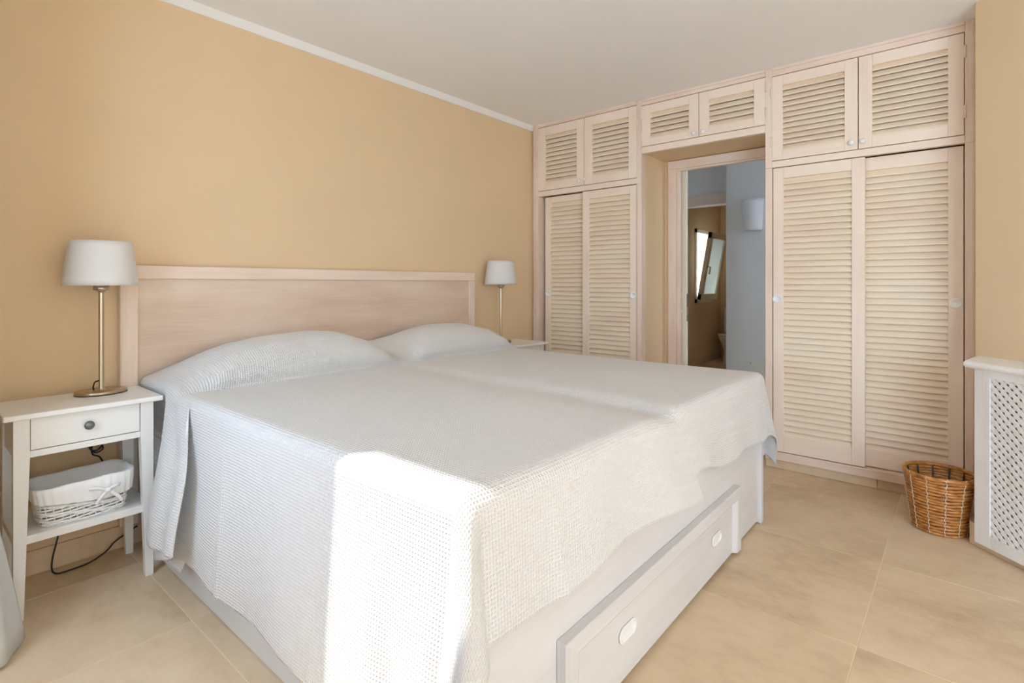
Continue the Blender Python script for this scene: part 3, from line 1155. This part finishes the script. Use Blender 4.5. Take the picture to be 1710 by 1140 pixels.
# ------------------------------------------------------------------ bedside tables
def bedside(label, x0, y0, group):
    """x0 left edge, y0 front edge of the top"""
    t = thing('bedside_table', label, 'table', (x0, y0, 0), group=group)
    w, dp, h = 0.46, 0.330, 0.70
    m = 'white_lacquer'
    MB().box(0, w, 0, dp, h - 0.019, h, m, 0.004).build('table_top', t)
    zb, zt = 0.001, h - 0.019
    ly = 0.022
    for fx in (0, 1):
        for fy in (0, 1):
            xo = 0.028 if fx == 0 else w - 0.028
            sgn = 1 if fx == 0 else -1
            xi, xib = xo + sgn * 0.042, xo + sgn * 0.026
            ya = ly if fy == 0 else dp - 0.02
            sy = 1 if fy == 0 else -1
            yi, yib = ya + sy * 0.034, ya + sy * 0.026
            zz = 0.55
            mb = MB()
            ring = lambda xa, xb, yaa, ybb, z: [(xa, yaa, z), (xb, yaa, z), (xb, ybb, z), (xa, ybb, z)]
            vs = ring(xo, xib, ya, yib, zb) + ring(xo, xi, ya, yi, zz) + ring(xo, xi, ya, yi, zt)
            q = [(0, 1, 2, 3), (8, 9, 10, 11)]
            for L in (0, 4):
                q += [(L + k, L + (k + 1) % 4, L + 4 + (k + 1) % 4, L + 4 + k) for k in range(4)]
            mb.faces(vs, q, m)
            mb.build('leg', t)
    MB().box(0.07, w - 0.07, ly + 0.006, ly + 0.026, 0.545, 0.568, m, 0.002).build('front_rail', t)
    MB().box(0.034, 0.052, ly + 0.03, dp - 0.05, 0.545, zt, m).build('side_panel', t)
    MB().box(w - 0.052, w - 0.034, ly + 0.03, dp - 0.05, 0.545, zt, m).build('side_panel', t)
    MB().box(0.06, w - 0.06, dp - 0.036, dp - 0.024, 0.545, zt, m).build('back_panel', t)
    dr = MB().box(0.0725, w - 0.0725, ly + 0.004, ly + 0.022, 0.571, zt - 0.003, m, 0.0015).build('drawer', t)
    mb = MB()
    mb.lathe([(0.0, -0.024), (0.010, -0.0225), (0.0155, -0.017), (0.0155, -0.012), (0.008, -0.008), (0.006, 0.002)], 'grey_metal', 24, axis='Y', c=(w / 2, ly + 0.004, 0.627))
    k = mb.build('knob', dr)
    k['label'] = 'dark grey metal knob'
    MB().box(0.03, w - 0.03, ly + 0.012, dp - 0.025, 0.250, 0.278, m, 0.002).build('shelf', t)
    return t


bedside('white one-drawer bedside table with a wicker basket on its shelf', 0.250, 2.400, 'bedside tables')
bedside('white bedside table between the bed and the louvred wardrobe', 2.800, 2.400, 'bedside tables')


# ------------------------------------------------------------------ bedside lamps (oval shade and foot)
def lamp(label, x, y):
    t = thing('bedside_lamp', label, 'lamp', (x, y, 0.7005), group='bedside lamps')
    mb = MB()
    mb.lathe([(0.0, 0.0), (0.083, 0.0), (0.086, 0.002), (0.086, 0.011), (0.083, 0.014), (0.0, 0.014)], 'base_nickel', 48, 1.0, 0.8)
    mb.lathe([(0.0865, 0.0), (0.0868, 0.0025), (0.0865, 0.003)], 'black_rubber', 48, 1.0, 0.8)
    mb.build('base', t)
    mb = MB()
    mb.lathe([(0.016, 0.013), (0.011, 0.018), (0.0092, 0.02), (0.0092, 0.405)], 'nickel', 20)
    mb.build('pole', t)
    mb = MB()
    mb.lathe([(0.0092, 0.403), (0.014, 0.410), (0.0265, 0.413), (0.0265, 0.43), (0.0, 0.436)], 'nickel', 24)
    mb.lathe([(0.016, 0.43), (0.016, 0.50), (0.0, 0.505)], 'white_plastic', 20)
    mb.build('socket', t)
    mb = MB()
    prof = [(0.126 - 0.024 * k / 8, 0.432 + 0.175 * k / 8) for k in range(9)]
    prof = prof + [(r - 0.002, z) for r, z in reversed(prof)]
    mb.lathe(prof, 'lamp_shade_fabric', 64, 1.0, 0.95, closed=True)
    sh = mb.build('lamp_shade', t)
    mb = MB()
    for a in (0, PI / 2):
        mb.tube([(-math.cos(a) * 0.104, -math.sin(a) * 0.098, 0.58), (math.cos(a) * 0.104, math.sin(a) * 0.098, 0.58)], 0.0015, 'nickel', 6)
    mb.tube([(0, 0, 0.50), (0, 0, 0.58)], 0.003, 'nickel', 6)
    mb.build('shade_carrier', t)
    # cord at the foot of the pole
    mb = MB()
    mb.tube(catmull([(-0.008, -0.004, 0.052), (-0.022, -0.008, 0.048), (-0.027, -0.006, 0.030), (-0.024, 0.004, 0.018), (-0.018, 0.030, 0.016), (-0.012, 0.058, 0.012)], 6), 0.0028, 'black_rubber', 8)
    mb.build('cord', t)
    return t


lamp('brushed nickel table lamp with oval foot on the basket-bearing bedside table', 0.5617, 2.635)
lamp('brushed nickel table lamp half hidden behind the pillow by the wardrobe', 2.980, 2.635)

# lamp cable: knotted below the table, loops on the floor
mb = MB()
pts = [(0.560, 2.735, 0.60), (0.560, 2.735, 0.555), (0.548, 2.735, 0.515), (0.538, 2.73, 0.488), (0.545, 2.725, 0.462), (0.566, 2.725, 0.452), (0.585, 2.73, 0.470), (0.588, 2.735, 0.498),
       (0.570, 2.74, 0.515), (0.548, 2.74, 0.500), (0.545, 2.735, 0.470), (0.560, 2.72, 0.445), (0.585, 2.72, 0.455), (0.578, 2.73, 0.478), (0.552, 2.73, 0.472), (0.556, 2.74, 0.435),
       (0.585, 2.755, 0.41), (0.600, 2.758, 0.34), (0.545, 2.758, 0.27), (0.470, 2.758, 0.20), (0.440, 2.75, 0.10), (0.425, 2.735, 0.03), (0.432, 2.71, 0.006), (0.47, 2.70, 0.005),
       (0.54, 2.71, 0.006), (0.60, 2.735, 0.02), (0.635, 2.748, 0.045), (0.70, 2.752, 0.075), (0.715, 2.755, 0.08)]
mb.tube(catmull(pts, 6), 0.0032, 'black_rubber', 8)
o = mb.build('power_cord')
tag(o, 'black power cord knotted under the bedside table and looping along the baseboard', 'cord')

# ------------------------------------------------------------------ wicker basket with liner on the shelf
wb = thing('wicker_basket', 'white wicker basket with a white cloth liner on the bedside table shelf', 'basket', (0.480, 2.545, 0.2790))
bw, bd, bh = 0.122, 0.088, 0.135        # half sizes at the bottom, height


def bk(u, z, grow=0.0):
    """point on the basket outline, u in 0..1 round the rounded rectangle"""
    f = z / bh
    hx, hy = bw + 0.022 * f + grow, bd + 0.024 * f + grow
    a = 2 * PI * u
    n = 5.0
    c, s = math.cos(a), math.sin(a)
    r = (abs(c) ** n + abs(s) ** n) ** (-1 / n)
    return (hx * r * c, hy * r * s, z)


mb = MB()
N = 120
for layer in range(13):
    z = 0.006 + layer * 0.0078
    if layer > 11:
        continue
    pts = []
    for k in range(N + 1):
        u = k / N
        wv = 0.0022 * math.sin(2 * PI * u * 22 + (PI if layer % 2 else 0)) + random.uniform(-.0006, .0006)
        p = bk(u, z, wv)
        pts.append((p[0], p[1], p[2] + 0.0032 * math.sin(2 * PI * u * 5 + layer * 1.7)))
    mb.tube(pts, 0.0037, 'wicker_white', 6, cap=False)
mb.build('woven_body', wb)
mb = MB()
for k in range(44):
    u = (k + 0.5) / 44
    mb.tube([bk(u, 0.0), bk(u, 0.05), bk(u, 0.10)], 0.0022, 'wicker_white', 6)
mb.build('stakes', wb)['kind'] = 'stuff'
mb = MB()
pts = [bk(k / 60, 0.003)[:2] for k in range(60)]
mb.prism(pts, 'Z', 0.0, 0.004, 'wicker_white')
mb.build('bottom', wb)
# liner: inside, over the rim and down the outside
rows = []
for (z, gr) in ((0.010, -0.022), (0.07, -0.020), (0.125, -0.009), (0.138, -0.002), (0.143, 0.003), (0.139, 0.008), (0.115, 0.009), (0.092, 0.010), (0.078, 0.011)):
    row = []
    outer = gr > 0.005
    for k in range(160):
        u = k / 160
        sag = 0.0
        if outer:
            sag = 0.012 * math.sin(2 * PI * u * 2 + 0.8) * (0.14 - z) / 0.06
        rip = (0.0030 if outer else 0.0018) * math.sin(2 * PI * u * 37 + 3 * math.sin(u * 30) + z * 30) * (0.5 + 4 * abs(0.14 - min(z, .14)))
        top = 0.008 * math.sin(2 * PI * u * 1 + 2.4) if z > 0.12 else 0
        top += 0.0015 * math.sin(2 * PI * u * 9) if z > 0.12 else 0
        p = bk(u, min(z, bh), gr + rip)
        row.append((p[0], p[1], z + sag * 1.0 + top))
    rows.append(row)
vs = [p for r in rows for p in r]
q = []
for r in range(len(rows) - 1):
    for k in range(160):
        q.append((r * 160 + k, r * 160 + (k + 1) % 160, (r + 1) * 160 + (k + 1) % 160, (r + 1) * 160 + k))
q.append(tuple(range(160)))
mb = MB()
mb.faces(vs, q, 'liner_white', True)
ln = mb.build('cloth_liner', wb)
# bow ribbons on the front
mb = MB()
yf = -bd - 0.038


def ribbon(mb, pts, w, m):
    pts = catmull(pts, 6)
    vs, q = [], []
    for i, p in enumerate(pts):
        d = (pts[min(i + 1, len(pts) - 1)] - pts[max(i - 1, 0)]).normalized()
        s = d.cross(Vector((0, 1, 0))).normalized() * w
        n = Vector((0, 0.0008, 0))
        vs += [p - s - n, p + s - n, p + s + n, p - s + n]
    for i in range(len(pts) - 1):
        for k in range(4):
            q.append((i * 4 + k, i * 4 + (k + 1) % 4, i * 4 + 4 + (k + 1) % 4, i * 4 + 4 + k))
    q += [(0, 1, 2, 3), tuple(range(len(pts) * 4 - 4, len(pts) * 4))]
    mb.faces(vs, q, m, True)


ribbon(mb, [(0.055, yf, 0.095), (0.035, yf - 0.004, 0.075), (0.02, yf, 0.052)], 0.006, 'liner_white')
ribbon(mb, [(0.057, yf, 0.095), (0.085, yf - 0.004, 0.068), (0.10, yf, 0.045)], 0.006, 'liner_white')
ribbon(mb, [(0.055, yf, 0.097), (0.025, yf - 0.006, 0.112), (0.0, yf + 0.004, 0.112)], 0.006, 'liner_white')
ribbon(mb, [(0.057, yf, 0.097), (0.080, yf - 0.006, 0.108), (0.095, yf + 0.004, 0.105)], 0.006, 'liner_white')
mb.lathe([(0.0, -0.006), (0.008, -0.004), (0.009, 0.0), (0.006, 0.006)], 'liner_white', 12, axis='Y', c=(0.056, yf - 0.002, 0.096))
mb.build('bow', wb)

# ------------------------------------------------------------------ brown wicker bin
wx, wy = 3.175, 0.085
bn = thing('waste_bin', 'brown rattan waste bin standing against the wardrobe corner', 'bin', (wx, wy, 0.001))
HB = 0.265


def br(z):
    f = z / HB
    return 0.098 + 0.036 * f ** 1.2


mb = MB()
nc = 19
for k in range(nc):
    z = 0.007 + k * (HB - 0.012) / (nc - 1)
    big = 0.0068 if k < nc - 1 else 0.0095
    pts = []
    for s in range(73):
        a = 2 * PI * s / 72
        r = br(z) + 0.0012 * math.sin(a * 7 + k) + random.uniform(-.0004, .0004)
        pts.append((r * math.cos(a), r * math.sin(a), z + 0.0012 * math.sin(a * 3 + k * 1.3)))
    mb.tube(pts, big, 'rattan', 8, cap=False)
mb.build('coiled_wall', bn)
mb = MB()
mb.lathe([(0.0, 0.003), (br(0), 0.003), (br(0), 0.010), (0.0, 0.010)], 'rattan', 40)
mb.build('bottom', bn)
for k in range(12):
    a = 2 * PI * k / 12 + 0.22
    mb = MB()
    pts = []
    for s in range(nc * 2):
        z = 0.004 + s * (HB + 0.004) / (nc * 2 - 1)
        r = br(z) + 0.0062 + 0.0022 * (s % 2)
        aa = a + 0.02 * (s % 2) * (1 if s % 4 == 1 else -1)
        pts.append((r * math.cos(aa), r * math.sin(aa), z))
    mb.tube(pts, 0.0013, 'wire_white', 6)
    mb.build('binding', bn)
    mb = MB()
    mb.box(br(0.02) - 0.014, br(0.02) - 0.009, -0.004, 0.004, 0.01, HB - 0.01, 'wire_dark')
    mb.bm.verts.ensure_lookup_table()
    for v in mb.bm.verts:
        r = br(v.co.z) - 0.0095 + (0.002 if v.co.x > br(0.02) - 0.011 else -0.001)
        v.co.x = r
    me_ = mb.mesh('inner_rib')
    inst('inner_rib', me_, bn, (0, 0, 0), (0, 0, a))

# ------------------------------------------------------------------ radiator cover on the diagonal wall
rc = thing('radiator_cover', 'white washed radiator cover with diagonal lattice and shelf top', 'radiator cover')
CV = 0.022        # front face distance from the plinth
U0, U1 = 0.044, 0.90
Z0, Z1 = 0.028, 0.776
mb = MB()
dbox(mb, U0, U0 + 0.066, CV - 0.018, CV, Z0, Z1, 'cover_Z')
mb.build('stile', rc)
mb = MB()
dbox(mb, U1 - 0.066, U1, CV - 0.018, CV, Z0, Z1, 'cover_Z')
mb.build('stile', rc)
mb = MB()
dbox(mb, U0 + 0.066, U1 - 0.066, CV - 0.018, CV - 0.0005, Z0, Z0 + 0.050, 'cover_X')
mb.build('rail', rc)
mb = MB()
dbox(mb, U0 + 0.066, U1 - 0.066, CV - 0.018, CV - 0.0005, Z1 - 0.034, Z1, 'cover_X')
mb.build('rail', rc)
mb = MB()
dbox(mb, U0, U0 + 0.018, -0.178, CV - 0.018, 0.097, Z1, 'cover_Z')
mb.build('side_panel', rc)
mb = MB()
dbox(mb, U1 - 0.018, U1, -0.178, CV - 0.018, 0.097, Z1, 'cover_Z')
mb.build('side_panel', rc)
mb = MB()
# shelf top: rounded nose
nose = [(-0.179, Z1), (CV + 0.018, Z1), (CV + 0.026, Z1 + 0.007), (CV + 0.028, Z1 + 0.014), (CV + 0.026, Z1 + 0.021), (CV + 0.018, Z1 + 0.028), (-0.179, Z1 + 0.028)]
vs = []
for u in (U0 - 0.026, U1 + 0.026):
    for (v, z) in nose:
        p = dg(u, v, z)
        vs.append(p)
# trim the near-wall end so the board follows the short wall
n = len(nose)
for k in (0, n - 1):
    p = Vector(dg(-0.13, -0.179, nose[k][1]))
    vs[k] = (p.x, p.y, p.z)
q = [tuple(range(n)), tuple(range(n, 2 * n))] + [(k, (k + 1) % n, n + (k + 1) % n, n + k) for k in range(n)]
mb.faces(vs, q, 'cover_X')
mb.build('shelf_top', rc)
# lattice: two layers of crossing slats
la, lb_, za, zb_ = U0 + 0.060, U1 - 0.060, Z0 + 0.044, Z1 - 0.028
pit = 0.034
hw = 0.0069
layer = 0
for sgn in (1, -1):
    v0, v1 = (CV - 0.010, CV - 0.005) if sgn == -1 else (CV - 0.0155, CV - 0.0105)
    s = (la if sgn == -1 else la) - (zb_ - za)
    k = 0
    while True:
        base = la - (zb_ - za) + k * pit + (0.009 if sgn == 1 else 0.0)
        k += 1
        if base > lb_:
            break
        # centre line: u = base + m, z = za + m (rising) or z = zb - m (falling)
        m0 = max(0.0, la - base)
        m1 = min(zb_ - za, lb_ - base)
        if m1 - m0 < 0.012:
            continue
        f = (lambda m: za + m) if sgn == 1 else (lambda m: zb_ - m)
        dd = hw / math.sqrt(2)
        mb = MB()
        pa, pb = (base + m0, f(m0)), (base + m1, f(m1))
        nu, nz = (-dd, dd) if sgn == 1 else (dd, dd)
        ring = [(pa[0] - nu, pa[1] - nz), (pb[0] - nu, pb[1] - nz), (pb[0] + nu, pb[1] + nz), (pa[0] + nu, pa[1] + nz)]
        vs = [dg(u, v0, z) for u, z in ring] + [dg(u, v1, z) for u, z in ring]
        mb.faces(vs, ((0, 1, 2, 3), (4, 5, 6, 7), (0, 1, 5, 4), (1, 2, 6, 5), (2, 3, 7, 6), (3, 0, 4, 7)), 'coverlat_Z')
        mb.build('slat', rc)
# radiator behind the lattice
rd = thing('radiator', 'pale panel radiator behind the lattice cover', 'radiator')
mb = MB()
dbox(mb, 0.20, 0.80, -0.13, -0.05, 0.14, 0.70, 'radiator_metal')
mb.build('panel', rd)
mb = MB()
for u in (0.3, 0.7):
    dbox(mb, u, u + 0.03, -0.176, -0.128, 0.5, 0.55, 'radiator_metal')
mb.build('bracket', rd)

# ------------------------------------------------------------------ curtain gathered by the window
cpts = [(0.292, 2.290), (0.262, 2.215), (0.225, 2.165), (0.165, 2.150), (0.115, 2.20), (0.085, 2.265), (0.045, 2.25), (0.015, 2.17), (-0.035, 2.12), (-0.085, 2.17), (-0.115, 2.25), (-0.16, 2.24), (-0.20, 2.16), (-0.25, 2.13), (-0.28, 2.2)]
path = catmull([(x, y, 0) for x, y in cpts], 8)
vs, q = [], []
nz = 40
for r in range(nz + 1):
    f = r / nz
    z = 0.012 + (2.30 - 0.012) * f
    k = 1.0 - 0.235 * min(1.0, z / 0.9) ** 0.9
    for i, p in enumerate(path):
        xx = -0.28 + (p.x + 0.28) * k
        vs.append((xx + 0.004 * math.sin(z * 9 + i * .5), p.y + 0.006 * math.sin(z * 6 + i * 0.3), z))
n = len(path)
for r in range(nz):
    for i in range(n - 1):
        q.append((r * n + i, r * n + i + 1, (r + 1) * n + i + 1, (r + 1) * n + i))
mb = MB()
mb.faces(vs, q, 'curtain_cotton', True)
cu = thing('curtain', 'white cotton curtain hanging in folds beside the bedside table', 'curtain', (0, 0, 0))
o = mb.build('curtain_panel', cu)
md = o.modifiers.new('thickness', 'SOLIDIFY')
md.thickness = 0.002
mb = MB()
mb.tube([(-0.20, 1.75, 2.32), (-0.20, 2.60, 2.32)], 0.012, 'white_lacquer', 12)
for y in (1.85, 2.5):
    mb.tube([(-0.20, y, 2.32), (-0.352, y, 2.32)], 0.008, 'white_lacquer', 8)
mb.build('curtain_rail', cu)
for k in range(8):
    y = 2.06 + k * 0.05
    mb = MB()
    ring = [(-0.20 + 0.02 * math.cos(a * PI / 8), y, 2.315 + 0.02 * math.sin(a * PI / 8)) for a in range(17)]
    mb.tube(ring, 0.002, 'white_lacquer', 6, cap=False)
    mb.build('curtain_ring', cu)

# ------------------------------------------------------------------ things in the corridor and bathroom
sc = thing('wall_sconce', 'grey half-round ceramic wall light on the corridor wall', 'wall light', (5.30, 1.512, 1.78))
mb = MB()
prof = [(0.075, -0.150), (0.080, -0.12), (0.088, 0.0), (0.096, 0.12), (0.100, 0.152), (0.094, 0.152), (0.088, 0.1), (0.070, -0.145)]
mb.lathe(prof, 'sconce_plaster', 28, 0.95, 1.0, closed=True, half=(PI / 2, 3 * PI / 2))
mb.build('shade', sc)
mb = MB()
mb.box(-0.02, -0.001, -0.06, 0.06, -0.08, 0.08, 'sconce_plaster')
mb.build('wall_plate', sc)
jp = thing('junction_cover', 'cream blank cover plate low on the grey corridor wall', 'cover plate', (5.30, 1.445, 0.335))
mb = MB()
mb.box(-0.008, -0.0005, -0.10, 0.10, -0.068, 0.068, 'cream_plastic', 0.003)
pl = mb.build('plate', jp)
for sy in (-1, 1):
    for sz in (-1, 1):
        mb = MB()
        mb.lathe([(0.0, -0.0025), (0.005, -0.002), (0.006, 0.0005)], 'grey_metal', 12, axis='X', c=(-0.008, sy * 0.085, sz * 0.055))
        mb.build('screw', jp)
# toilet at the far end of the bathroom
to = thing('toilet', 'white toilet at the far end of the brown bathroom', 'toilet', (7.98, 2.55, 0.0))
mb = MB()
mb.lathe([(0.13, 0.001), (0.12, 0.03), (0.105, 0.15), (0.13, 0.26), (0.175, 0.35), (0.185, 0.385), (0.15, 0.385), (0.12, 0.30), (0.0, 0.25)], 'porcelain', 32, 1.25, 1.0, c=(-0.05, 0, 0))
mb.build('bowl', to)
mb = MB()
mb.lathe([(0.0, 0.387), (0.185, 0.387), (0.19, 0.395), (0.188, 0.41), (0.0, 0.414)], 'porcelain', 32, 1.25, 1.0, c=(-0.05, 0, 0))
mb.build('seat_lid', to)
mb = MB()
mb.box(0.15, 0.315, -0.19, 0.19, 0.40, 0.76, 'porcelain', 0.02)
mb.box(0.145, 0.318, -0.195, 0.195, 0.76, 0.785, 'porcelain', 0.008)
mb.box(0.12, 0.315, -0.12, 0.12, 0.001, 0.41, 'porcelain', 0.02)
mb.build('cistern', to)
